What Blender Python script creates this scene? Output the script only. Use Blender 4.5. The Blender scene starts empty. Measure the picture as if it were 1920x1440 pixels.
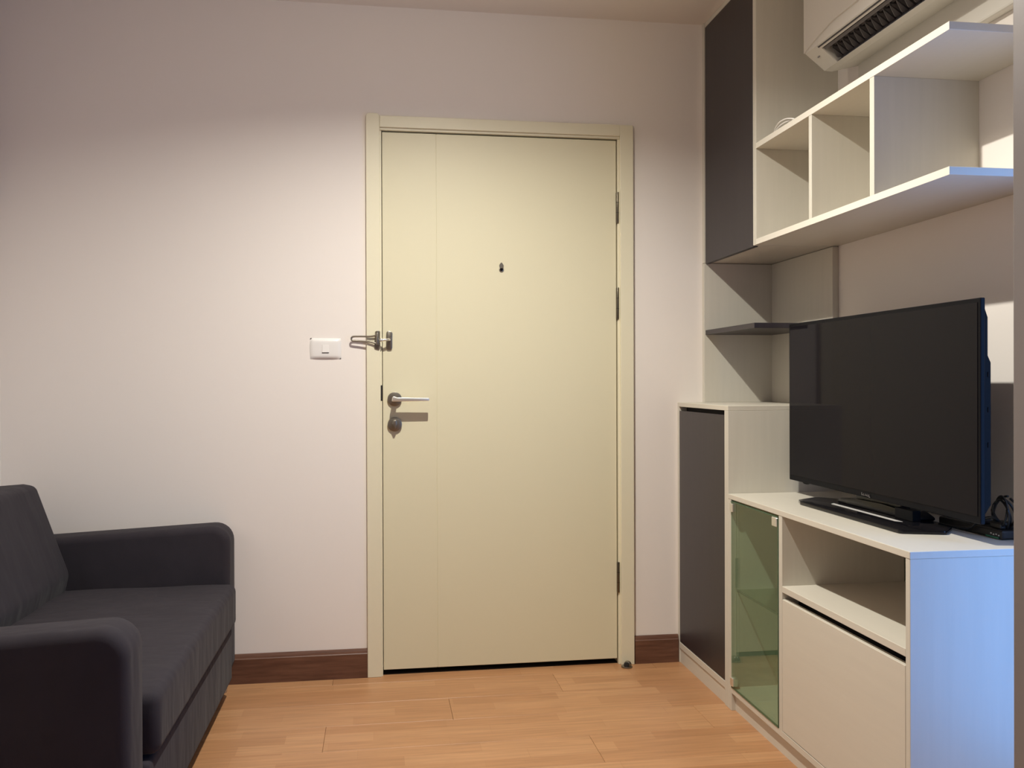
import bpy, bmesh, math, random
from mathutils import Vector, Matrix
random.seed(7)
S = bpy.context.scene
COL = S.collection
R = math.radians

# ------------------------------------------------------------------ camera
cam_d = bpy.data.cameras.new('camera')
cam = bpy.data.objects.new('camera', cam_d)
COL.objects.link(cam)
cam_d.sensor_width = 36.0
cam_d.lens = 1680.16 / 1920 * 36.0
cam_d.clip_start = 0.02
yaw, pitch, roll = R(8.46210476), R(-0.19121564), R(-0.17370298)
cam.matrix_world = (Matrix.Translation((0, -3.3318, 1.0844)) @ Matrix.Rotation(-yaw, 4, 'Z')
                    @ Matrix.Rotation(math.pi / 2 + pitch, 4, 'X') @ Matrix.Rotation(roll, 4, 'Z'))
S.camera = cam

# ------------------------------------------------------------------ world, lights, exposure
W = bpy.data.worlds.new('world'); S.world = W; W.use_nodes = True
bg = W.node_tree.nodes['Background']
bg.inputs[0].default_value = (0.32, 0.55, 1.0, 1); bg.inputs[1].default_value = 0.6

CEIL = 2.462
LX, LY = 0.215, -1.19
ld = bpy.data.lights.new('downlight_lamp', 'AREA')
ld.shape = 'DISK'; ld.size = 0.044
ld.energy = 50; ld.color = (1.0, 0.975, 0.885)
lo = bpy.data.objects.new('downlight_lamp', ld); COL.objects.link(lo)
lo.location = (LX, LY + 0.018, 2.4610)
# added fill point just below the ceiling, brightens the upper walls
gd_ = bpy.data.lights.new('added_fill_glow', 'POINT'); gd_.energy = 5.5; gd_.color = (1.0, 0.93, 0.76); gd_.shadow_soft_size = 0.035
go = bpy.data.objects.new('added_fill_glow', gd_); COL.objects.link(go); go.location = (LX, LY, 2.400)


WY0, WY1, WZ0, WZ1 = -2.22, -1.60, 0.10, 1.72
wd = bpy.data.lights.new('window_daylight', 'AREA')
wd.shape = 'RECTANGLE'; wd.size = WZ1 - WZ0 - .1; wd.size_y = WY1 - WY0 - .06; wd.energy = 11.0; wd.color = (0.15, 0.40, 1.0)
wo = bpy.data.objects.new('window_daylight', wd); COL.objects.link(wo)
wo.location = (1.5408, (WY0 + WY1) / 2, (WZ0 + WZ1) / 2); wo.rotation_euler = (0, R(90), 0)

S.view_settings.view_transform = 'Standard'; S.view_settings.look = 'None'
S.view_settings.exposure = 0.0; S.view_settings.gamma = 1.0
S.view_settings.use_curve_mapping = False

# ------------------------------------------------------------------ materials
def newmat(name):
    m = bpy.data.materials.new(name); m.use_nodes = True
    return m, m.node_tree.nodes, m.node_tree.links, m.node_tree.nodes['Principled BSDF']
def plain(name, col, rough=0.5, metal=0.0, bump=0.0, bscale=200, spec=None, coat=0.0, var=0.0, vscale=3.0):
    m, n, l, b = newmat(name)
    b.inputs['Base Color'].default_value = (*col, 1); b.inputs['Roughness'].default_value = rough
    b.inputs['Metallic'].default_value = metal
    if spec is not None: b.inputs['Specular IOR Level'].default_value = spec
    if coat: b.inputs['Coat Weight'].default_value = coat; b.inputs['Coat Roughness'].default_value = 0.03
    tc = n.new('ShaderNodeTexCoord')
    if var:
        nz = n.new('ShaderNodeTexNoise'); nz.inputs['Scale'].default_value = vscale; nz.inputs['Detail'].default_value = 4
        mx = n.new('ShaderNodeMix'); mx.data_type = 'RGBA'
        mx.inputs[6].default_value = (*[c * (1 - var) for c in col], 1); mx.inputs[7].default_value = (*[min(1, c * (1 + var)) for c in col], 1)
        l.new(tc.outputs['Object'], nz.inputs['Vector']); l.new(nz.outputs['Fac'], mx.inputs[0]); l.new(mx.outputs[2], b.inputs['Base Color'])
    if bump:
        nz = n.new('ShaderNodeTexNoise'); nz.inputs['Scale'].default_value = bscale; nz.inputs['Detail'].default_value = 3
        bp = n.new('ShaderNodeBump'); bp.inputs['Strength'].default_value = bump; bp.inputs['Distance'].default_value = 0.002
        l.new(tc.outputs['Object'], nz.inputs['Vector']); l.new(nz.outputs['Fac'], bp.inputs['Height']); l.new(bp.outputs['Normal'], b.inputs['Normal'])
    return m
def grain(name, c1, c2, stretch=(14, 14, 1), scale=6, rough=0.45, bump=0.05, contrast=(0.35, 0.65), rand=False, coat=0.0):
    m, n, l, b = newmat(name)
    tc = n.new('ShaderNodeTexCoord'); mp = n.new('ShaderNodeMapping'); mp.inputs['Scale'].default_value = stretch
    l.new(tc.outputs['Object'], mp.inputs['Vector'])
    if rand:
        oi = n.new('ShaderNodeObjectInfo'); mu = n.new('ShaderNodeMath'); mu.operation = 'MULTIPLY'; mu.inputs[1].default_value = 37.0
        l.new(oi.outputs['Random'], mu.inputs[0]); cb = n.new('ShaderNodeCombineXYZ'); l.new(mu.outputs[0], cb.inputs[0]); l.new(mu.outputs[0], cb.inputs[1])
        l.new(cb.outputs[0], mp.inputs['Location'])
    nz = n.new('ShaderNodeTexNoise'); nz.inputs['Scale'].default_value = scale; nz.inputs['Detail'].default_value = 6; nz.inputs['Roughness'].default_value = 0.6
    l.new(mp.outputs[0], nz.inputs['Vector'])
    mr = n.new('ShaderNodeMapRange'); mr.inputs[1].default_value = contrast[0]; mr.inputs[2].default_value = contrast[1]
    l.new(nz.outputs['Fac'], mr.inputs[0])
    mx = n.new('ShaderNodeMix'); mx.data_type = 'RGBA'; mx.inputs[6].default_value = (*c1, 1); mx.inputs[7].default_value = (*c2, 1)
    l.new(mr.outputs[0], mx.inputs[0]); l.new(mx.outputs[2], b.inputs['Base Color'])
    b.inputs['Roughness'].default_value = rough
    if coat: b.inputs['Coat Weight'].default_value = coat; b.inputs['Coat Roughness'].default_value = 0.15
    bp = n.new('ShaderNodeBump'); bp.inputs['Strength'].default_value = bump; bp.inputs['Distance'].default_value = 0.001
    l.new(nz.outputs['Fac'], bp.inputs['Height']); l.new(bp.outputs['Normal'], b.inputs['Normal'])
    return m
def glass(name, tint, refl_rough=0.0, spec_mul=1.0):
    # thin sheet: tinted see-through plus Fresnel reflection
    m = bpy.data.materials.new(name); m.use_nodes = True; n = m.node_tree.nodes; l = m.node_tree.links; n.clear()
    o = n.new('ShaderNodeOutputMaterial'); t = n.new('ShaderNodeBsdfTransparent'); t.inputs[0].default_value = (*tint, 1)
    g = n.new('ShaderNodeBsdfGlossy'); g.inputs['Roughness'].default_value = refl_rough; g.inputs[0].default_value = (.9, .95, .9, 1)
    f = n.new('ShaderNodeFresnel'); ge_ = n.new('ShaderNodeNewGeometry'); mi = n.new('ShaderNodeMapRange')
    mi.inputs[3].default_value = 1.5; mi.inputs[4].default_value = 1 / 1.5; l.new(ge_.outputs['Backfacing'], mi.inputs[0]); l.new(mi.outputs[0], f.inputs[0])
    mu = n.new('ShaderNodeMath'); mu.operation = 'MULTIPLY'; mu.inputs[1].default_value = spec_mul
    l.new(f.outputs[0], mu.inputs[0])
    mx = n.new('ShaderNodeMixShader'); l.new(mu.outputs[0], mx.inputs[0]); l.new(t.outputs[0], mx.inputs[1]); l.new(g.outputs[0], mx.inputs[2]); l.new(mx.outputs[0], o.inputs[0])
    return m

M_wall = plain('wall_paint', (0.83, 0.765, 0.71), 0.85, bump=0.06, bscale=90, var=0.012, vscale=1.5)
M_ceil = plain('ceiling_paint', (0.84, 0.785, 0.72), 0.9, bump=0.04, bscale=90)
M_door = plain('door_paint', (0.72, 0.665, 0.475), 0.5, bump=0.03, bscale=30, var=0.015, vscale=2.0)
M_case = plain('door_frame_paint', (0.77, 0.715, 0.535), 0.45, bump=0.03, bscale=40)
M_lam = grain('pale_wood_laminate', (0.60, 0.565, 0.485), (0.645, 0.605, 0.52), (16, 16, 0.9), 3.2, 0.42, 0.01, (0.2, 0.8))
M_lamy = grain('pale_wood_laminate_lengthwise', (0.625, 0.58, 0.495), (0.655, 0.61, 0.52), (16, 0.9, 16), 3.2, 0.40, 0.01, (0.2, 0.8))
M_dark = grain('charcoal_laminate', (0.025, 0.020, 0.023), (0.030, 0.024, 0.027), (20, 20, 1), 3, 0.38, 0.02)
M_shade = plain('cavity_shade', (0.012, 0.010, 0.010), 0.8)  # near-black colour standing in for shade inside gaps and recesses
M_sofa = None
M_metal = plain('brushed_steel', (0.55, 0.53, 0.48), 0.28, 1.0)
M_metald = plain('dull_steel', (0.30, 0.275, 0.23), 0.35, 1.0)
M_hinge = plain('dark_hinge_steel', (0.17, 0.15, 0.115), 0.35, 1.0)
M_satin = plain('satin_chrome', (0.86, 0.84, 0.78), 0.3, 0.85)
M_plast = plain('white_plastic', (0.80, 0.765, 0.73), 0.3)
M_ac = plain('aged_white_plastic', (0.66, 0.62, 0.56), 0.45)
M_acd = plain('dark_vent_plastic', (0.055, 0.05, 0.055), 0.5)
M_acv = plain('grey_vent_plastic', (0.13, 0.115, 0.115), 0.5)
M_tv = plain('black_glossy_plastic', (0.007, 0.0065, 0.008), 0.15, spec=0.3)
M_bez = plain('black_bezel_plastic', (0.006, 0.006, 0.008), 0.4, spec=0.08)
M_edge = plain('pale_edge_band', (0.74, 0.69, 0.60), 0.4)
M_tvs = plain('tv_screen', (0.0095, 0.0085, 0.011), 0.06, spec=0.08)
M_tvb = plain('black_matt_plastic', (0.006, 0.006, 0.007), 0.6, spec=0.10)
M_rub = plain('black_rubber', (0.012, 0.011, 0.010), 0.5)
M_grey = plain('grey_print', (0.22, 0.2, 0.2), 0.4)
M_strip = plain('pale_strip', (0.62, 0.60, 0.58), 0.35)
M_green = plain('green_plastic', (0.01, 0.16, 0.09), 0.4)
M_alu = plain('bronze_grey_aluminium', (0.255, 0.225, 0.215), 0.45, 0.15, bump=0.03, bscale=300)
M_alud = plain('dark_pull_plastic', (0.02, 0.014, 0.018), 0.4)
M_green_glass = glass('green_tinted_glass', (0.785, 0.865, 0.80), 0.0, 1.0)
M_edge_glass = plain('green_glass_edge', (0.05, 0.11, 0.06), 0.2)
M_clear_glass = glass('clear_glass', (0.93, 0.96, 0.95), 0.0, 1.0)
M_shelfglass = glass('clear_shelf_glass', (0.80, 0.90, 0.82), 0.0, 1.0)
M_base = grain('dark_brown_wood', (0.085, 0.034, 0.020), (0.175, 0.08, 0.048), (1.2, 12, 14), 5, 0.42, 0.06, (0.3, 0.7))
M_foot = plain('pale_wood_foot', (0.42, 0.30, 0.2), 0.5)
M_lamp = None
def fabric():
    m, n, l, b = newmat('charcoal_fabric')
    tc = n.new('ShaderNodeTexCoord'); nz = n.new('ShaderNodeTexNoise'); nz.inputs['Scale'].default_value = 9; nz.inputs['Detail'].default_value = 5
    l.new(tc.outputs['Object'], nz.inputs['Vector'])
    mx = n.new('ShaderNodeMix'); mx.data_type = 'RGBA'; mx.inputs[6].default_value = (0.025, 0.021, 0.0255, 1); mx.inputs[7].default_value = (0.035, 0.029, 0.035, 1)
    l.new(nz.outputs['Fac'], mx.inputs[0]); l.new(mx.outputs[2], b.inputs['Base Color'])
    b.inputs['Roughness'].default_value = 0.9; b.inputs['Specular IOR Level'].default_value = 0.2
    b.inputs['Sheen Weight'].default_value = 0.04; b.inputs['Sheen Roughness'].default_value = 0.5
    n2 = n.new('ShaderNodeTexNoise'); n2.inputs['Scale'].default_value = 450
    l.new(tc.outputs['Object'], n2.inputs['Vector'])
    bp = n.new('ShaderNodeBump'); bp.inputs['Strength'].default_value = 0.25; bp.inputs['Distance'].default_value = 0.001
    l.new(n2.outputs['Fac'], bp.inputs['Height'])
    n3 = n.new('ShaderNodeTexNoise'); n3.inputs['Scale'].default_value = 7; n3.inputs['Detail'].default_value = 2
    mp = n.new('ShaderNodeMapping'); mp.inputs['Scale'].default_value = (1, 1.8, 0.6); l.new(tc.outputs['Object'], mp.inputs['Vector']); l.new(mp.outputs[0], n3.inputs['Vector'])
    b2 = n.new('ShaderNodeBump'); b2.inputs['Strength'].default_value = 0.5; b2.inputs['Distance'].default_value = 0.02
    l.new(n3.outputs['Fac'], b2.inputs['Height']); l.new(bp.outputs['Normal'], b2.inputs['Normal']); l.new(b2.outputs['Normal'], b.inputs['Normal'])
    return m
M_sofa = fabric()
def floor_mat():
    # oak laminate: three printed strips per plank, each cut into short blocks
    m, n, l, b = newmat('oak_laminate')
    tc = n.new('ShaderNodeTexCoord'); oi = n.new('ShaderNodeObjectInfo')
    mu = n.new('ShaderNodeMath'); mu.operation = 'MULTIPLY'; mu.inputs[1].default_value = 41.0; l.new(oi.outputs['Random'], mu.inputs[0])
    cb = n.new('ShaderNodeCombineXYZ'); l.new(mu.outputs[0], cb.inputs[0])
    sm = n.new('ShaderNodeVectorMath'); sm.operation = 'ADD'; l.new(tc.outputs['Object'], sm.inputs[0]); l.new(cb.outputs[0], sm.inputs[1])
    br = n.new('ShaderNodeTexBrick'); br.offset = 0.37; br.inputs['Scale'].default_value = 1.0
    br.inputs['Brick Width'].default_value = 0.36; br.inputs['Row Height'].default_value = 0.065; br.inputs['Mortar Size'].default_value = 0.0006
    br.inputs['Color1'].default_value = (0.42, 0.205, 0.092, 1); br.inputs['Color2'].default_value = (0.51, 0.268, 0.128, 1); br.inputs['Mortar'].default_value = (0.42, 0.205, 0.092, 1)
    l.new(sm.outputs[0], br.inputs['Vector'])
    mp = n.new('ShaderNodeMapping'); mp.inputs['Scale'].default_value = (1.3, 22, 22); l.new(sm.outputs[0], mp.inputs['Vector'])
    nz = n.new('ShaderNodeTexNoise'); nz.inputs['Scale'].default_value = 4; nz.inputs['Detail'].default_value = 6; l.new(mp.outputs[0], nz.inputs['Vector'])
    mr = n.new('ShaderNodeMapRange'); mr.inputs[1].default_value = 0.3; mr.inputs[2].default_value = 0.7; mr.inputs[3].default_value = 0.84; mr.inputs[4].default_value = 1.1; l.new(nz.outputs['Fac'], mr.inputs[0])
    mx = n.new('ShaderNodeVectorMath'); mx.operation = 'SCALE'; l.new(br.outputs['Color'], mx.inputs[0]); l.new(mr.outputs[0], mx.inputs[3])
    l.new(mx.outputs[0], b.inputs['Base Color']); b.inputs['Roughness'].default_value = 0.38
    b.inputs['Specular IOR Level'].default_value = 0.4
    return m
M_floor = floor_mat()

# ------------------------------------------------------------------ helpers
def linkobj(name, mesh, mat, parent):
    o = bpy.data.objects.new(name, mesh); COL.objects.link(o)
    if mat is not None and not mesh.materials: mesh.materials.append(mat)
    if parent is not None: o.parent = parent
    return o
def rootloc(p):
    v = Vector((0, 0, 0))
    while p is not None: v += p.location; p = p.parent
    return v
def obj(name, bm, mat, parent=None, smooth=False):
    off = rootloc(parent)
    bmesh.ops.recalc_face_normals(bm, faces=bm.faces)
    me = bpy.data.meshes.new(name)
    if off.length: bmesh.ops.translate(bm, verts=bm.verts, vec=-off)
    bm.to_mesh(me); bm.free()
    if smooth:
        for f in me.polygons: f.use_smooth = True
        try: me.set_sharp_from_angle(angle=R(40))
        except Exception: pass
    return linkobj(name, me, mat, parent)
def box(x0, x1, y0, y1, z0, z1, bev=0.0, seg=2, bm=None):
    t = bmesh.new()
    bmesh.ops.create_cube(t, size=1)
    for v in t.verts:
        v.co = Vector(((x0 + x1) / 2 + v.co.x * abs(x1 - x0), (y0 + y1) / 2 + v.co.y * abs(y1 - y0), (z0 + z1) / 2 + v.co.z * abs(z1 - z0)))
    if bev: bmesh.ops.bevel(t, geom=t.edges[:], offset=bev, segments=seg, profile=0.5, affect='EDGES')
    return merge(bm, t)
def merge(bm, t):
    if bm is None: return t
    me = bpy.data.meshes.new('tmp'); t.to_mesh(me); t.free(); bm.from_mesh(me); bpy.data.meshes.remove(me)
    return bm
def prism(pts, axis, a, b, bev=0.0, seg=2, bm=None):
    # pts 2-D polygon in the plane normal to axis; axis 'Y': (x,z); 'X': (y,z); 'Z': (x,y)
    t = bmesh.new()
    def P(p, h):
        return {'Y': (p[0], h, p[1]), 'X': (h, p[0], p[1]), 'Z': (p[0], p[1], h)}[axis]
    va = [t.verts.new(P(p, a)) for p in pts]; vb = [t.verts.new(P(p, b)) for p in pts]
    t.faces.new(va); t.faces.new(vb[::-1])
    for i in range(len(pts)):
        j = (i + 1) % len(pts); t.faces.new((va[i], vb[i], vb[j], va[j]))
    bmesh.ops.recalc_face_normals(t, faces=t.faces)
    if bev:
        cap = [e for e in t.edges if abs(e.verts[0].co['XYZ'.index(axis)] - e.verts[1].co['XYZ'.index(axis)]) < 1e-7]
        bmesh.ops.bevel(t, geom=cap, offset=bev, segments=seg, profile=0.5, affect='EDGES')
    return merge(bm, t)
def cyl(c, axis, r, h, seg=32, bev=0.0, r2=None, bm=None):
    # cylinder starting at c, extending h along axis vector
    t = bmesh.new()
    bmesh.ops.create_cone(t, cap_ends=True, segments=seg, radius1=r, radius2=r if r2 is None else r2, depth=abs(h))
    if bev:
        ed = [e for e in t.edges if abs(e.verts[0].co.z - e.verts[1].co.z) < 1e-7]
        bmesh.ops.bevel(t, geom=ed, offset=bev, segments=2, profile=0.5, affect='EDGES')
    d = Vector(axis).normalized(); q = d.to_track_quat('Z', 'Y').to_matrix().to_4x4()
    bmesh.ops.transform(t, matrix=Matrix.Translation(Vector(c) + d * h / 2) @ q, verts=t.verts)
    return merge(bm, t)
def sphere(c, r, sc=(1, 1, 1), bm=None, seg=20):
    t = bmesh.new(); bmesh.ops.create_uvsphere(t, u_segments=seg, v_segments=seg // 2, radius=r)
    for v in t.verts: v.co = Vector((v.co.x * sc[0] + c[0], v.co.y * sc[1] + c[1], v.co.z * sc[2] + c[2]))
    return merge(bm, t)
def smooth_path(pts, n=6):
    P = [Vector(p) for p in pts]; out = []
    for i in range(len(P) - 1):
        p0 = P[max(i - 1, 0)]; p1 = P[i]; p2 = P[i + 1]; p3 = P[min(i + 2, len(P) - 1)]
        for k in range(n):
            t = k / n
            out.append(0.5 * ((2 * p1) + (p2 - p0) * t + (2 * p0 - 5 * p1 + 4 * p2 - p3) * t * t + (-p0 + 3 * p1 - 3 * p2 + p3) * t ** 3))
    out.append(P[-1]); return out
def tube(pts, r, seg=8, bm=None, sm=6):
    P = smooth_path(pts, sm) if sm else [Vector(p) for p in pts]
    t = bmesh.new(); rings = []
    up = Vector((0.13, 0.21, 0.97)).normalized()
    for i, p in enumerate(P):
        d = (P[min(i + 1, len(P) - 1)] - P[max(i - 1, 0)]).normalized()
        a = d.cross(up)
        if a.length < 0.05: a = d.cross(Vector((1, 0, 0)))
        a.normalize(); b = d.cross(a).normalized()
        rings.append([t.verts.new(p + (a * math.cos(q * 2 * math.pi / seg) + b * math.sin(q * 2 * math.pi / seg)) * r) for q in range(seg)])
    for i in range(len(rings) - 1):
        for q in range(seg):
            t.faces.new((rings[i][q], rings[i][(q + 1) % seg], rings[i + 1][(q + 1) % seg], rings[i + 1][q]))
    t.faces.new(rings[0][::-1]); t.faces.new(rings[-1])
    return merge(bm, t)
def rounded(pts, radii, n=6):
    # rounded polygon
    out = []; N = len(pts)
    for i in range(N):
        p = Vector(pts[i]); a = Vector(pts[i - 1]) - p; b = Vector(pts[(i + 1) % N]) - p; r = radii[i] if isinstance(radii, (list, tuple)) else radii
        if r <= 0: out.append(tuple(p)); continue
        ang = a.angle(b) / 2; d = min(r / math.tan(ang), a.length * .49, b.length * .49); rr = d * math.tan(ang)
        pa = p + a.normalized() * d; pb = p + b.normalized() * d
        c = p + (a.normalized() + b.normalized()).normalized() * (rr / math.sin(ang))
        va = pa - c; vb = pb - c; tot = math.atan2(va.x * vb.y - va.y * vb.x, va.dot(vb))
        for k in range(n + 1):
            th = tot * k / n
            out.append((c.x + va.x * math.cos(th) - va.y * math.sin(th), c.y + va.x * math.sin(th) + va.y * math.cos(th)))
    return out
def thing(name, label, cat, loc, group=None):
    o = bpy.data.objects.new(name, None); COL.objects.link(o); o.location = loc; o.empty_display_size = 0.05
    o['label'] = label; o['category'] = cat
    if group: o['group'] = group
    return o
def tag(o, label, cat, group=None):
    o['label'] = label; o['category'] = cat
    if group: o['group'] = group
    return o
def struct(name, bm, mat, parent=None, smooth=False):
    o = obj(name, bm, mat, parent, smooth); o['kind'] = 'structure'; return o
def struct_empty(name, loc, label=None, cat=None):
    o = bpy.data.objects.new(name, None); COL.objects.link(o); o.location = loc; o['kind'] = 'structure'
    if label: o['label'] = label; o['category'] = cat
    return o

XL, XR, YB = -1.297, 1.541, -5.4
# ------------------------------------------------------------------ room shell
fl = struct('floor', box(XL - .1, XR + .1, YB - .1, 0.14, -0.10, -0.008), M_floor)
fl['label'] = 'warm oak laminate floor laid in planks along the back wall'; fl['category'] = 'floor'
pw, pl = 0.195, 1.2
full = box(0.0004, pl - 0.0004, 0.0004, pw - 0.0004, -0.008, 0.0, 0.0006, 1)
mfull = bpy.data.meshes.new('plank'); full.to_mesh(mfull); full.free(); mfull.materials.append(M_floor)
row = 0; y = -0.075
while y > YB - 0.05:
    off = [0.0, 0.4, 0.8][row % 3] + 0.07
    x = XL - off
    while x < XR:
        x0, x1 = max(x, XL - .02), min(x + pl, XR + .02)
        if x1 - x0 > pl - 1e-4:
            o = linkobj('plank', mfull, None, fl); o.location = (x, y, 0)
        elif x1 - x0 > 0.03:
            o = obj('plank', box(x0 + .0004, x1 - .0004, y + .0004, y + pw - .0004, -0.008, 0, 0.0006, 1), M_floor, fl)
        x += pl
    y -= pw; row += 1
struct('ceiling', box(XL - .1, XR + .1, YB - .1, 0.14, CEIL, CEIL + .1), M_ceil)
# back wall with the doorway
bw = box(XL - .1, -0.003, 0, 0.13, 0, CEIL)
box(0.915, XR + .1, 0, 0.13, 0, CEIL, bm=bw); box(-0.003, 0.915, 0, 0.13, 2.012, CEIL, bm=bw); box(-0.003, 0.915, 0.10, 0.13, 0, 2.012, bm=bw)
struct('wall_back', bw, M_wall)
struct('wall_left', box(XL - .1, XL, YB, 0, 0, CEIL), M_wall)
wr = box(XR, XR + .1, WY1, 0, 0, CEIL)
box(XR, XR + .1, YB, WY0, 0, CEIL, bm=wr); box(XR, XR + .1, WY0, WY1, 0, WZ0, bm=wr); box(XR, XR + .1, WY0, WY1, WZ1, CEIL, bm=wr)
struct('wall_right', wr, M_wall)
struct('wall_rear', box(XL - .1, XR + .1, YB - .1, YB, 0, CEIL), M_wall)
# window in the right wall between the television cabinet and the sliding door
win = struct('window_1', box(XR, XR + .05, WY0, WY0 + .03, WZ0, WZ1), M_alu)
wf = box(XR, XR + .05, WY1 - .03, WY1, WZ0, WZ1); box(XR, XR + .05, WY0 + .03, WY1 - .03, WZ0, WZ0 + .05, bm=wf); box(XR, XR + .05, WY0 + .03, WY1 - .03, WZ1 - .05, WZ1, bm=wf)
obj('window_frame', wf, M_alu, win)
obj('pane', box(XR + .010, XR + .012, WY0 + .03, WY1 - .03, WZ0 + .05, WZ1 - .05), M_clear_glass, win)
# baseboards with a moulded top
def baseboard(name, x0, x1, lab):
    prof = [(0, 0), (-0.014, 0), (-0.014, 0.088), (-0.0115, 0.0905), (-0.009, 0.0975), (-0.006, 0.1035), (0, 0.105)]
    o = struct(name, prism(prof, 'X', x0, x1), M_base); o['label'] = lab; o['category'] = 'baseboard'
baseboard('baseboard_left', XL, -0.0445, 'long dark brown wood baseboard between sofa and door')
baseboard('baseboard_right', 0.967, 1.140, 'short dark brown wood baseboard between door and tall cabinet')
# caulk lines over the baseboards
# ------------------------------------------------------------------ entrance door
dr = struct_empty('door_1', (0.458, 0, 0), 'cream flush entrance door with steel lever handle in the back wall', 'door')
lf = box(0.2135, 0.9000, 0.0, 0.038, 0.0215, 2.0015, 0.0012, 1)
box(0.0150, 0.2121, 0.0003, 0.038, 0.0215, 2.0015, 0.0008, 1, bm=lf); box(0.2095, 0.2150, 0.0012, 0.037, 0.0225, 2.0005, bm=lf)
obj('door_leaf', lf, M_door, dr)
# frame: left post stands proud and a little taller, with a rounded top
lp = prism(rounded([(-0.0435, 0.0), (0.0065, 0.0), (0.0065, 2.066), (-0.0435, 2.066)], [0, 0, .012, .014]), 'Y', -0.016, 0.0, 0.002, 2)
box(-0.003, 0.0125, -0.004, 0.10, 0, 2.012, bm=lp)
obj('frame_post', lp, M_case, dr)
rp = box(0.912, 0.9635, -0.018, 0.0, 0.0, 2.0575, 0.002, 2)
box(0.904, 0.9135, -0.006, 0.10, 0, 2.006, 0.001, 1, bm=rp)
obj('frame_post', rp, M_case, dr)
hd = box(0.0065, 0.912, -0.018, 0.0, 2.015, 2.0575, 0.002, 2)
box(0.0065, 0.912, -0.010, 0.10, 2.006, 2.017, 0.001, 1, bm=hd)
obj('frame_head', hd, M_case, dr)
for z0, z1 in ((1.686, 1.804), (1.319, 1.440), (0.275, 0.391)):
    h = cyl((0.9035, -0.006, z0), (0, 0, 1), 0.0052, z1 - z0, 16, 0.001)
    box(0.8985, 0.9085, -0.0035, 0.003, z0 + .002, z1 - .002, 0.0008, 1, bm=h)
    hh = obj('hinge', h, M_hinge, dr, True)
    k = cyl((0.9035, -0.006, z0 + (z1 - z0) * .33), (0, 0, 1), 0.0058, 0.0015, 16); cyl((0.9035, -0.006, z0 + (z1 - z0) * .66), (0, 0, 1), 0.0058, 0.0015, 16, bm=k)
    obj('hinge_joint', k, M_rub, hh)
# lever handle
hx, hz = 0.058, 1.019
hdl = obj('handle_rose', cyl((hx, 0.0, hz), (0, -1, 0), 0.0262, 0.009, 40, 0.0015), M_metald, dr, True)
lv = cyl((hx, -0.008, hz), (0, -1, 0), 0.0095, 0.036, 24, 0.001)
obj('handle_neck', lv, M_metald, hdl, True)
lvr = rounded([(hx - 0.0125, hz - 0.0080), (0.182, hz - 0.0065), (0.182, hz + 0.0045), (hx + .01, hz + 0.0065), (hx - 0.008, hz + 0.012)], [.004, .003, .003, .004, .005], 4)
obj('lever', prism(lvr, 'Y', -0.042, -0.060, 0.0022, 2), M_satin, hdl, True)
lk = obj('deadbolt', cyl((hx, 0.0, 0.926), (0, -1, 0), 0.0262, 0.010, 40, 0.0015), M_metald, dr, True)
tt = prism(rounded([(hx - .0095, .928), (hx, .905), (hx + .0095, .928), (hx + .006, .943), (hx - .006, .943)], .004, 4), 'Y', -0.009, -0.030, 0.003, 2)
obj('thumb_turn', tt, M_metald, lk, True)
# peephole with its swung cover
ph = cyl((0.4565, 0.0, 1.5025), (0, -1, 0), 0.0086, 0.004, 24, 0.0008)
ph = obj('peephole', ph, M_metald, dr, True)
obj('lens', cyl((0.4565, -0.0035, 1.5025), (0, -1, 0), 0.0058, 0.0015, 24), M_tv, ph)
obj('peephole_cover', prism(rounded([(0.448, 1.518), (0.4505, 1.5065), (0.4625, 1.5065), (0.465, 1.518), (0.4565, 1.531)], .003, 3), 'Y', -0.002, -0.0055, 0.0008, 1), M_metald, ph, True)
# strike opening in the left post, its shade painted as a dark patch
obj('strike_slot', box(0.0075, 0.0130, -0.0055, -0.003, 1.013, 1.070, 0.001, 1), M_shade, dr)
# shade in the gap below the leaf, painted as a near-black strip
obj('threshold_shadow_strip', box(-0.003, 0.915, 0.012, 0.099, 0.0, 0.003), M_shade, dr)

# swing bar door guard on the left post and leaf
dg = thing('door_guard', 'steel swing bar door guard folded open over the left door post', 'door guard', (0.0, -0.027, 1.24))
gp = prism(rounded([(-0.0155, 1.205), (0.0045, 1.198), (0.0055, 1.270), (-0.0120, 1.268)], .005), 'Y', -0.0265, -0.031, 0.001, 1)
obj('hinge_plate', gp, M_metald, dg, True)
kb = cyl((-0.004, -0.038, 1.217), (0, 0, 1), 0.0065, 0.044, 16, 0.001); cyl((-0.002, -0.037, 1.258), (0, 0, 1), 0.005, 0.011, 14, 0.001, bm=kb)
obj('hinge_knuckle', kb, M_metald, dg, True)
obj('swing_bar', tube([(-0.006, -0.040, 1.252), (-0.03, -0.037, 1.2485), (-0.06, -0.034, 1.2485), (-0.088, -0.032, 1.2480), (-0.0965, -0.032, 1.2445), (-0.0975, -0.032, 1.2385), (-0.093, -0.032, 1.2335), (-0.06, -0.034, 1.2310), (-0.03, -0.037, 1.2285), (-0.006, -0.040, 1.222)], 0.0033, 10, sm=5), M_metald, dg, True)
dp = thing('door_guard_catch', 'rounded steel catch plate with stud on the cream door leaf', 'door guard', (0.038, 0.0, 1.236))
obj('catch_plate', prism(rounded([(0.0275, 1.200), (0.0500, 1.200), (0.0510, 1.268), (0.0285, 1.271)], .009), 'Y', 0.0, -0.006, 0.0015, 2), M_metald, dp, True)
st = tube([(0.040, -0.006, 1.237), (0.038, -0.022, 1.237), (0.028, -0.031, 1.236), (0.015, -0.033, 1.235)], 0.0045, 12); sphere((0.010, -0.033, 1.235), 0.0075, bm=st)
obj('stud', st, M_satin, dp, True)

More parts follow.
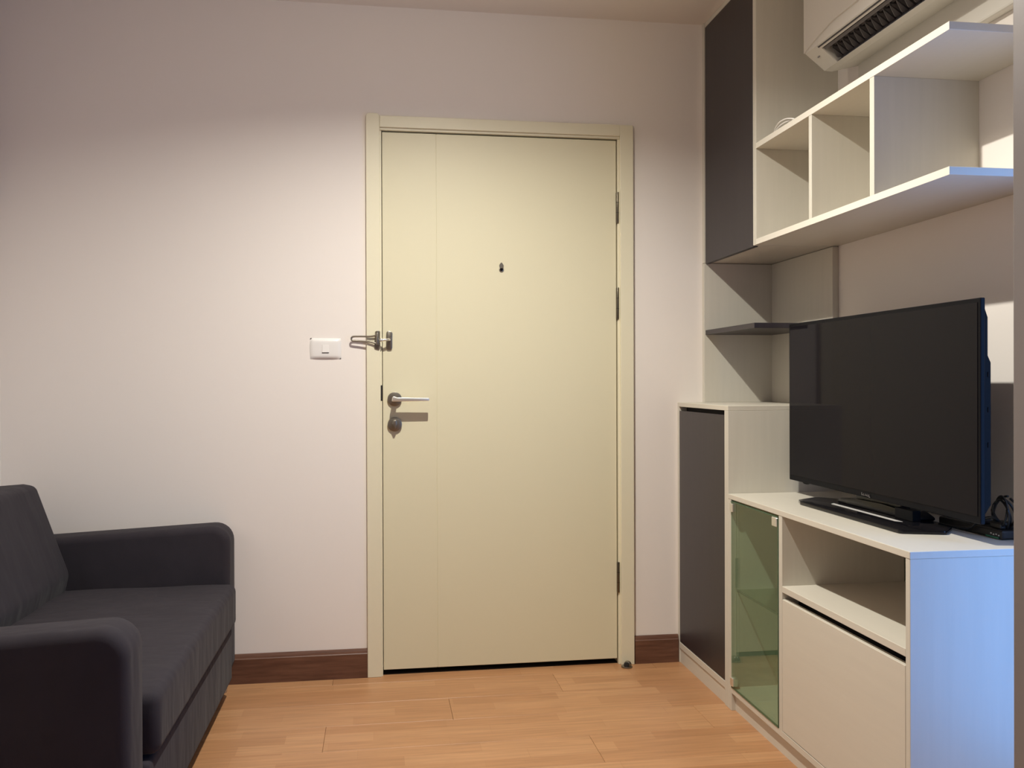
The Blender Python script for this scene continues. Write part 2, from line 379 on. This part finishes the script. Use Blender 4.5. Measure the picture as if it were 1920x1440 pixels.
dg.location.y += 0.0105; bpy.data.objects['swing_bar'].location.y += 0.002
# light switch
ls = thing('light_switch', 'white rectangular light switch left of the cream door', 'switch', (-0.191, 0, 1.204))
t = bmesh.new(); nx, nz_ = 16, 12; vs = []
for i in range(nx + 1):
    for j in range(nz_ + 1):
        u = -1 + 2 * i / nx; v = -1 + 2 * j / nz_
        px = u * 0.0575; pz = v * 0.0385 * (1 - 0.05 * u * u * 0)
        px *= (1 - 0.05 * v * v); h = 0.0095 * (max(0, 1 - abs(u) ** 6) ** .5) * (max(0, 1 - abs(v) ** 6) ** .5) * (1 - .18 * u * u)
        vs.append(t.verts.new((-0.191 + px, -h, 1.204 + pz)))
for i in range(nx):
    for j in range(nz_):
        a = i * (nz_ + 1) + j; t.faces.new((vs[a], vs[a + 1], vs[a + nz_ + 2], vs[a + nz_ + 1]))
obj('cover_plate', t, M_plast, ls, True)
obj('rocker', prism([(-0.0085, 1.1905), (-0.0135, 1.1905), (-0.0105, 1.2185), (-0.0085, 1.2185)], 'X', -0.2025, -0.1795, 0.0006, 1), M_plast, ls)
obj('rocker_gap', box(-0.2038, -0.1785, -0.0098, -0.0085, 1.1880, 1.1905), M_shade, ls)

# floor door stop
ds = thing('door_stop', 'small dark domed door stop on floor at right door post', 'door stop', (0.925, -0.045, 0))
obj('stop_base', cyl((0.925, -0.045, 0), (0, 0, 1), 0.021, 0.006, 28, 0.0015), M_metald, ds, True)
obj('stop_dome', sphere((0.929, -0.043, 0.010), 0.0145, (1, 1, .95)), M_metald, ds, True)
obj('rubber_pad', cyl((0.922, -0.052, 0.012), (-.25, -1, .1), 0.0105, 0.008, 20, 0.002), M_rub, ds, True)

# ------------------------------------------------------------------ tall cabinet
XT, YT = 1.142, -0.507
T = 0.018
tc_ = thing('tall_cabinet', 'tall pale wood floor cabinet with one charcoal door beside the entrance door', 'cabinet', (1.34, -0.25, 0))
cb = box(XT, XR, -T, 0.0, 0, 0.984, 0.0008, 1)
obj('side_panel', cb, M_lam, tc_)
obj('side_panel', box(XT, XR - .001, YT, YT + 0.032, 0, 0.984, 0.0008, 1), M_lam, tc_)
obj('top_panel', box(XT, XR - .001, YT, 0, 0.984, 1.0, 0.0008, 1), M_lamy, tc_)
obj('bottom_rail', box(XT, XR - .02, YT + .032, -T, 0.056, 0.0785, 0.0008, 1), M_lamy, tc_)
obj('plinth', box(XT + 0.004, XT + 0.022, YT + .032, -T, 0.0, 0.055), M_lamy, tc_)
obj('back_board', box(XR - .012, XR - .002, YT + .032, -T, 0.08, 0.983), M_shade, tc_)
obj('inner_top_shade', box(XT + .03, XR - .012, YT + .034, -T - .002, 0.955, 0.9835), M_shade, tc_)  # dark block painted in as the shade above the cabinet door
obj('cabinet_door', box(XT + .001, XT + .019, YT + .0345, -T - .0025, 0.081, 0.9685, 0.0008, 1), M_dark, tc_)

# ------------------------------------------------------------------ open niche above it
nc = thing('open_niche', 'open corner niche lined in pale wood with one charcoal shelf', 'shelving', (1.39, -0.2, 1.0))
obj('side_panel', box(1.243, XR, -0.022, 0.0, 1.0, 1.5355, 0.0008, 1), M_lam, nc)
obj('back_panel', box(1.518, XR, -0.495, -0.022, 1.0, 1.5355, 0.0008, 1), M_lam, nc)
o = obj('shelf_board', box(1.248, 1.518, -0.475, -0.022, 1.260, 1.278, 0.0008, 1), M_dark, nc); o['label'] = 'charcoal shelf board'

# ------------------------------------------------------------------ wall cabinet
XU, ZU = 1.248, 1.537
uc = thing('wall_cabinet', 'tall wall cabinet with one charcoal door reaching the ceiling', 'cabinet', (1.39, -0.25, ZU))
obj('side_panel', box(XU - .004, XR, -0.021, 0.0, ZU, CEIL - .001, 0.0008, 1), M_lam, uc)
obj('side_panel', box(XU, XR, -0.492, -0.467, ZU, CEIL - .001, 0.0008, 1), M_lam, uc)
obj('bottom_panel', box(XU + .021, XR, -0.467, -0.021, ZU, ZU + .018, 0.0008, 1), M_lamy, uc)
obj('top_rail', box(XU, XR, -0.467, -0.021, 2.444, CEIL - .001, 0.0008, 1), M_lamy, uc)
obj('cabinet_door', box(XU, XU + .018, -0.4645, -0.0235, ZU - .003, 2.4425, 0.0008, 1), M_dark, uc)

# ------------------------------------------------------------------ open wall shelf
ws = thing('wall_shelf', 'long pale wood open wall shelf with two dividers above the television', 'shelf', (1.39, -1.0, 1.538))
YS = -1.517
lower = obj('lower_board', box(XU, XR, YS, -0.493, 1.5375, 1.5555, 0.0008, 1), M_lamy, ws)
upper = obj('upper_board', box(XU, XR, YS, -0.493, 1.8575, 1.8755, 0.0008, 1), M_lamy, ws)
obj('divider', box(XU, XR, -0.880, -0.862, 1.5555, 1.8575, 0.0006, 1), M_lam, ws)
obj('divider', box(XU, XR, -1.212, -1.191, 1.5555, 1.8575, 0.0006, 1), M_lam, ws)
obj('edge_band', box(XU - .0008, XU + .0002, YS, -0.493, 1.5375, 1.5555), M_edge, lower)
obj('edge_band', box(XU - .0008, XU + .0002, YS, -0.493, 1.8575, 1.8755), M_edge, upper)
cw = tube([(1.262, -0.60, 1.879), (1.256, -0.625, 1.890), (1.252, -0.66, 1.8965), (1.252, -0.70, 1.8955), (1.256, -0.735, 1.8875), (1.27, -0.75, 1.880), (1.31, -0.74, 1.8785), (1.36, -0.72, 1.8785)], 0.0022, 8)
tube([(1.268, -0.58, 1.879), (1.262, -0.61, 1.884), (1.258, -0.66, 1.8895), (1.260, -0.71, 1.888), (1.27, -0.76, 1.8795)], 0.0022, 8, bm=cw)
tag(obj('cable', cw, M_plast, None, True), 'thin white cable loop lying on top of the open wall shelf', 'cable')

# ------------------------------------------------------------------ television cabinet
YC = -1.532
mc = thing('television_cabinet', 'low pale wood television cabinet with green glass door and flap front', 'cabinet', (1.34, -1.02, 0))
obj('worktop', box(XT - .001, XR - .001, YC - .001, YT - .001, 0.694, 0.710, 0.0012, 2), M_lamy, mc)
obj('side_panel', box(XT, XR - .002, YT - .024, YT - .001, 0.0, 0.694, 0.0008, 1), M_lam, mc)
obj('divider', box(XT, XR - .02, -0.906, -0.884, 0.0765, 0.694, 0.0008, 1), M_lam, mc)
obj('side_panel', box(XT, XR - .002, YC, -1.515, 0.0, 0.694, 0.0008, 1), M_lam, mc)
obj('back_board', box(XR - .012, XR - .002, -1.515, YT - .024, 0.05, 0.694), M_edge, mc)
obj('bottom_panel', box(XT, XR - .012, -1.515, YT - .024, 0.058, 0.0765, 0.0008, 1), M_lamy, mc)
obj('plinth', box(XT + .014, XT + .032, -1.515, YT - .024, 0.0, 0.058), M_lamy, mc)
obj('shelf_board', box(XT, XR - .012, -1.515, -0.906, 0.476, 0.494, 0.0008, 1), M_lamy, mc)
obj('flap_front', box(XT, XT + .018, -1.5135, -0.9075, 0.0785, 0.4565, 0.001, 1), M_lamy, mc)
obj('drawer_shade_sheet', box(XT + .05, XT + .056, -1.5145, -0.9065, 0.0765, 0.476), M_shade, mc)  # near-black sheet painted in as the shade behind the flap front
gd = obj('glass_door', box(XT - .0015, XT + .0035, -0.8815, -0.5335, 0.0795, 0.688), M_green_glass, mc)
gd['label'] = 'green tinted glass door'
ge = box(XT - .0018, XT + .0038, -0.8832, -0.8805, 0.0785, 0.689); box(XT - .0018, XT + .0038, -0.8832, -0.5325, 0.6865, 0.689, bm=ge); box(XT - .0018, XT + .0038, -0.8832, -0.5325, 0.0775, 0.0800, bm=ge)
obj('glass_edge', ge, M_edge_glass, gd)
for z0 in (0.655, 0.086):
    obj('hinge_clip', box(XT - .006, XT + .012, -0.5560, -0.5325, z0, z0 + .027, 0.002, 2), M_satin, gd)
obj('catch_plate', box(XT - .0055, XT + .006, -0.8795, -0.848, 0.659, 0.6855, 0.0015, 1), M_satin, gd)
obj('glass_shelf', box(XT + .02, XR - .014, -0.883, -0.532, 0.391, 0.397), M_shelfglass, mc)
obj('shelf_edge', box(XT + .0195, XT + .0210, -0.883, -0.532, 0.3905, 0.3975), M_edge_glass, mc)

# ------------------------------------------------------------------ television
tv = thing('television', 'large black flat television standing on the low pale cabinet', 'television', (1.36, -1.009, 0.71))
TX, TY0, TY1, TZ0, TZ1 = 1.345, -1.485, -0.531, 0.756, 1.270
fr = box(TX, TX + .012, TY0, TY1, TZ0, TZ1, 0.002, 2)
fr_o = obj('bezel', fr, M_bez, tv)
obj('screen', box(TX - .0015, TX + .002, TY0 + .009, TY1 - .009, TZ0 + .017, TZ1 - .010, 0.0006, 1), M_tvs, tv)
bk = prism([(TX + .012, 1.252), (TX + .0215, 1.226), (TX + .0215, 1.139), (TX + .029, 1.123), (TX + .029, .80), (TX + .012, .775)], 'Y', TY0 + .004, TY1 - .004, 0.0015, 2)
obj('rear_housing', bk, M_tvb, tv)
# base plate and neck
bpl = rounded([(1.250, -0.800), (1.250, -1.318), (1.352, -1.352), (1.412, -1.29), (1.412, -0.77), (1.352, -0.700), (1.268, -0.752)], [.02, .012, .01, .05, .05, .02, .012], 5)
bs = obj('base_plate', prism(bpl, 'Z', 0.7105, 0.7195, 0.002, 2), M_tv, tv, True)
obj('base_riser', prism(rounded([(-0.80, .7195), (-0.83, .733), (-0.93, .742), (-1.05, .745), (-1.17, .740), (-1.235, .7195)], .008, 4), 'X', 1.362, 1.42, 0.003, 2), M_tv, tv, True)
obj('neck', box(1.372, 1.40, -1.13, -0.90, .72, .80, 0.004, 2), M_tv, tv)
obj('neck_foot', box(1.352, 1.376, -1.212, -1.132, .7195, .7480, 0.002, 2), M_tvb, tv)
il = prism([(1.3165, -0.862), (1.3165, -1.192), (1.3295, -1.205), (1.3295, -0.852)], 'Z', 0.7196, 0.7204)  # pale strip lying on the base plate
o = obj('pale_strip', il, M_strip, tv); o['label'] = 'thin pale strip on the base'
em = bmesh.new()
for k, (w, hgt, dz) in enumerate([(.006, .008, 0), (.005, .006, 0), (.006, .005, 0.001), (.006, .006, 0), (.007, .008, -.002)]):
    yy = -0.983 - k * .0092
    box(TX - .0023, TX - .0015, yy - w, yy, .7605 + dz, .7605 + dz + hgt * .28, bm=em); box(TX - .0023, TX - .0015, yy - w * .3, yy, .7605 + dz, .7605 + dz + hgt, bm=em)
obj('maker_mark', em, M_grey, tv)
obj('sensor_bump', sphere((TX + .012, -0.628, 0.7555), 0.010, (1, 1.9, .55)), M_tvb, tv, True)
for z in (0.93, 1.01, 1.09):
    obj('side_button', box(TX + .020, TX + .024, TY0 + .0025, TY0 + .006, z, z + .012, 0.001, 1), M_tvb, tv)

ps = thing('power_strip', 'black power strip with coiled cords on cabinet top behind television right edge', 'power strip', (1.44, -1.45, 0.71))
obj('strip_body', box(1.432, 1.486, -1.440, -1.200, 0.7105, 0.7325, 0.005, 2), M_rub, ps)
obj('plug', box(1.440, 1.477, -1.425, -1.385, 0.7325, 0.7485, 0.004, 2), M_rub, ps)
obj('plug', box(1.438, 1.476, -1.350, -1.310, 0.7325, 0.7455, 0.004, 2), M_rub, ps)
o = obj('green_piece', box(1.4305, 1.4325, -1.430, -1.385, 0.712, 0.7155), M_green, ps)  # small piece of green plastic on the strip's front
wl = bmesh.new()
for k in range(4): box(1.4310, 1.4322, -1.432 + k * .009, -1.4275 + k * .009, 0.7185 + (k % 2) * .0015, 0.7215 + (k % 2) * .0015, bm=wl)
obj('pale_print', wl, M_strip, ps)
lc = tube([(1.457, -1.40, .747), (1.44, -1.395, .757), (1.424, -1.37, .747), (1.421, -1.33, .722), (1.421, -1.2, .715), (1.46, -1.1, .714)], .0032, 8)
obj('mains_lead', lc, M_rub, ps, True)
cc = bmesh.new()
for k in range(5):
    r0 = 0.030 + 0.005 * math.sin(k * 2.1); pts = []
    for q in range(15):
        th = q / 14 * 2 * math.pi * .93 + k * .5
        pts.append((1.452 + 0.008 * math.sin(th * 1.3 + k) + k * .003, -1.408 + r0 * math.cos(th), 0.770 + (r0 + .004) * math.sin(th)))
    tube(pts, 0.0027, 7, bm=cc, sm=3)
obj('cord_bundle', cc, M_rub, ps, True)

# ------------------------------------------------------------------ air conditioner
ac = thing('air_conditioner', 'white wall air conditioner mounted above the open shelf', 'air conditioner', (1.45, -1.05, 2.1))
YE0, YE1 = -0.652, -1.46
A, B, Cc = (1.342, 2.118), (1.4065, 2.068), (1.541, 2.0945)
def lerp(p, q, s): return (p[0] + (q[0] - p[0]) * s, p[1] + (q[1] - p[1]) * s)
A1 = lerp(A, B, .20); B1 = lerp(A, B, .985)
topc = [(1.541, 2.395), (1.39, 2.395), (1.352, 2.375), (1.342, 2.33)]
prof_end = topc + [A, B, (1.43, 2.0665), Cc]
prof_mid = topc + [A, A1, (1.385, 2.165), (1.44, 2.175), (1.475, 2.135), (1.44, 2.10), B1, B, (1.43, 2.0665), Cc]
hb = prism(prof_end, 'Y', -0.735, YE0, 0.004, 2)
prism(prof_mid, 'Y', -1.38, -0.735, bm=hb); prism(prof_end, 'Y', YE1, -1.38, 0.004, 2, bm=hb)
obj('housing', hb, M_ac, ac)
# curved front panel: its lower edge lifts between the ends
fp = bmesh.new(); n = 24; ra, rb_, rc, rd = [], [], [], []
for i in range(n + 1):
    s = i / n; yy = YE0 + .001 + (YE1 - .001 - YE0) * s
    lift = 0.034 * min(1, (min(s, 1 - s) / .22)) ** .8 if 0 < s < 1 else 0
    bulge = 0.002 * math.sin(math.pi * s) ** .5
    ra.append(fp.verts.new((1.3415, yy, 2.119 + lift))); rb_.append(fp.verts.new((1.3385 - bulge * .6, yy, 2.1205 + lift)))
    rc.append(fp.verts.new((1.3385 - bulge * .4, yy, 2.345))); rd.append(fp.verts.new((1.352, yy, 2.380)))
for i in range(n):
    for a_, b_ in ((ra, rb_), (rb_, rc), (rc, rd), (rd, ra)):
        fp.faces.new((a_[i], a_[i + 1], b_[i + 1], b_[i]))
fp.faces.new((ra[0], rb_[0], rc[0], rd[0])); fp.faces.new((rd[-1], rc[-1], rb_[-1], ra[-1]))
obj('front_panel', fp, M_ac, ac, True)
cv = prism([lerp(A, B, .205), (1.386, 2.163), (1.44, 2.173), (1.473, 2.135), (1.44, 2.102), lerp(A, B, .98), (1.4425, 2.1055), (1.468, 2.135), (1.438, 2.168), (1.389, 2.158)], 'Y', -1.379, -0.736)
obj('outlet_lining', cv, M_acd, ac)
# slot line and flap along the top of the outlet
nrm = Vector((B[1] - A[1], 0, -(B[0] - A[0]))).normalized()
sl = lerp(A, B, .06); s2 = lerp(A, B, .12)
obj('slot', prism([(sl[0] - .0006, sl[1] - .0008), (s2[0] - .0006, s2[1] - .0008), (s2[0] + .004, s2[1] + .004), (sl[0] + .004, sl[1] + .004)], 'Y', -1.385, -0.728), M_acd, ac)
for (k0, k1, d) in ((.24, .36, .004), (.42, .50, .022)):
    p0 = lerp(A, B, k0); p1 = lerp(A, B, k1)
    obj('flap', prism([(p0[0] + d * .6, p0[1] + d * .8), (p1[0] + d * .6, p1[1] + d * .8), (p1[0] + d * .6 + .003, p1[1] + d * .8 + .003), (p0[0] + d * .6 + .003, p0[1] + d * .8 + .003)], 'Y', -1.376, -0.739), M_acv, ac)
vm = None
for k in range(20):
    yv = -0.758 - k * 0.0312
    if vm is None:
        pts = rounded([(1.372, 2.104), (1.402, 2.078), (1.425, 2.083), (1.443, 2.112), (1.430, 2.145), (1.392, 2.145)], .012, 4)
        vb = prism(pts, 'Y', -0.0012, 0.0012, 0.0006, 1)
        for v in vb.verts: v.co.y += 0.014 * math.sin((v.co.x - 1.38) / .06 * math.pi)
        off = ac.location.copy(); bmesh.ops.translate(vb, verts=vb.verts, vec=(-off.x, 0, -off.z))
        vm = bpy.data.meshes.new('vane'); vb.to_mesh(vm); vb.free(); vm.materials.append(M_acv)
    o = linkobj('vane', vm, None, ac); o.location = (0, yv - ac.location.y, 0)
obj('pipe_cover', box(1.512, XR, -1.46, -0.668, 1.99, 2.093, 0.006, 2), M_ac, ac)
obj('badge', box(1.3645, 1.368, -0.700, -0.690, 2.0945, 2.0985, 0.0008, 1), M_grey, ac)

# ------------------------------------------------------------------ sofa
so = thing('sofa', 'two seat charcoal fabric sofa against the left wall', 'sofa', (-0.9, -0.72, 0))
XF = -0.508
def arm(y0, y1, dz=0.0):
    pts = rounded([(-1.285, 0.065), (XF - .012, 0.065), (XF, 0.10), (XF, 0.592 + dz), (-1.285, 0.553 + dz)], [.02, .02, .02, .062, .03], 8)
    t = prism(pts, 'Y', y0, y1, 0.024, 4)
    return obj('armrest', t, M_sofa, so, True)
arm(-0.152, -0.024); arm(-1.405, -1.277, -0.010)
def cushion(name, x0, x1, y0, y1, z0, z1, bev, seg=5, puff=0.0, cuts=16):
    t = bmesh.new(); bmesh.ops.create_cube(t, size=1)
    for v in t.verts: v.co = Vector(((x0 + x1) / 2 + v.co.x * (x1 - x0), (y0 + y1) / 2 + v.co.y * (y1 - y0), (z0 + z1) / 2 + v.co.z * (z1 - z0)))
    bmesh.ops.bevel(t, geom=t.edges[:], offset=bev, segments=seg, profile=0.5, affect='EDGES')
    big = [e for e in t.edges if e.calc_length() > 0.1]
    bmesh.ops.subdivide_edges(t, edges=big, cuts=cuts, use_grid_fill=True)
    for v in t.verts:
        u = (v.co.x - x0) / (x1 - x0); w = (v.co.y - y0) / (y1 - y0)
        if v.co.z > z0 + (z1 - z0) * .6:
            v.co.z += puff * (math.sin(math.pi * min(1, max(0, u))) * math.sin(math.pi * min(1, max(0, w)))) ** .5 if 0 < u < 1 and 0 < w < 1 else 0
            v.co.z += 0.0025 * math.sin(w * 23 + u * 5) * math.sin(u * 9)
    return obj(name, t, M_sofa, so, True)
cushion('seat_cushion', -1.20, -0.484, -1.252, -0.155, 0.252, 0.393, 0.024, 5, 0.010)
obj('seat_base', box(-1.26, -0.500, -1.275, -0.154, 0.062, 0.246, 0.012, 3), M_sofa, so, True)
bp_ = rounded([(-1.255, 0.35), (-1.035, 0.35), (-1.012, 0.45), (-1.115, 0.745), (-1.15, 0.752), (-1.255, 0.745)], [.02, .03, .06, .035, .03, .03], 7)
obj('back_cushion', prism(bp_, 'Y', -1.262, -0.172, 0.028, 4), M_sofa, so, True)
obj('backrest', box(-1.29, -1.235, -1.277, -0.152, 0.065, 0.69, 0.015, 3), M_sofa, so, True)
for fx, fy in ((-0.545, -0.09), (-0.545, -1.34), (-1.24, -0.09), (-1.24, -1.34)):
    obj('foot', cyl((fx, fy, 0), (0, 0, 1), 0.017, 0.066, 20, 0.002, r2=0.021), M_foot, so, True)

# ------------------------------------------------------------------ sliding door between the rooms
sd = struct_empty('door_2', (1.17, -2.32, 0), 'bronze grey aluminium framed glass sliding door at the right edge', 'door')
sp = box(0.802, 0.868, -2.345, -2.300, 0.012, 2.44, 0.001, 1); box(0.7985, 0.8035, -2.3475, -2.2975, 0.012, 2.44, 0.0018, 2, bm=sp)
stl = obj('stile', sp, M_alu, sd)
obj('wall_channel', box(1.532, 1.5405, -2.345, -2.300, 0.012, 2.44, 0.001, 1), M_alu, sd)
obj('rail', box(0.868, 1.532, -2.342, -2.303, 0.012, 0.09, 0.001, 1), M_alu, sd)
obj('rail', box(0.868, 1.532, -2.342, -2.303, 2.38, 2.44, 0.001, 1), M_alu, sd)
obj('pane', box(0.868, 1.532, -2.3235, -2.3205, 0.09, 2.38), M_clear_glass, sd)
fpull = obj('flush_pull', prism(rounded([(0.8075, 0.8745), (0.846, 0.8745), (0.846, 0.9335), (0.8075, 0.9335)], .006, 5), 'Y', -2.3475, -2.344, 0.001, 1), M_alud, stl)
# ------------------------------------------------------------------ recessed downlight
dl = thing('downlight', 'small round recessed downlight in the ceiling above the room', 'ceiling light', (LX, LY, CEIL))
def ring(ro, ri, z0, z1):
    t = bmesh.new(); vv = []
    for k in range(48):
        c, s_ = math.cos(k * math.pi / 24), math.sin(k * math.pi / 24)
        vv.append([t.verts.new((LX + c * r_, LY + s_ * r_, z_)) for r_, z_ in ((ro, z1), (ro, z0 + .001), (ro - .001, z0), (ri, z0), (ri, z1))])
    for k in range(48):
        a_, b_ = vv[k], vv[(k + 1) % 48]
        for q in range(5): t.faces.new((a_[q], a_[(q + 1) % 5], b_[(q + 1) % 5], b_[q]))
    return t
obj('trim_ring', ring(0.058, 0.0465, 2.4460, CEIL), M_plast, dl, True)
obj('baffle', ring(0.0465, 0.0455, 2.4460, CEIL), M_plast, dl, True)
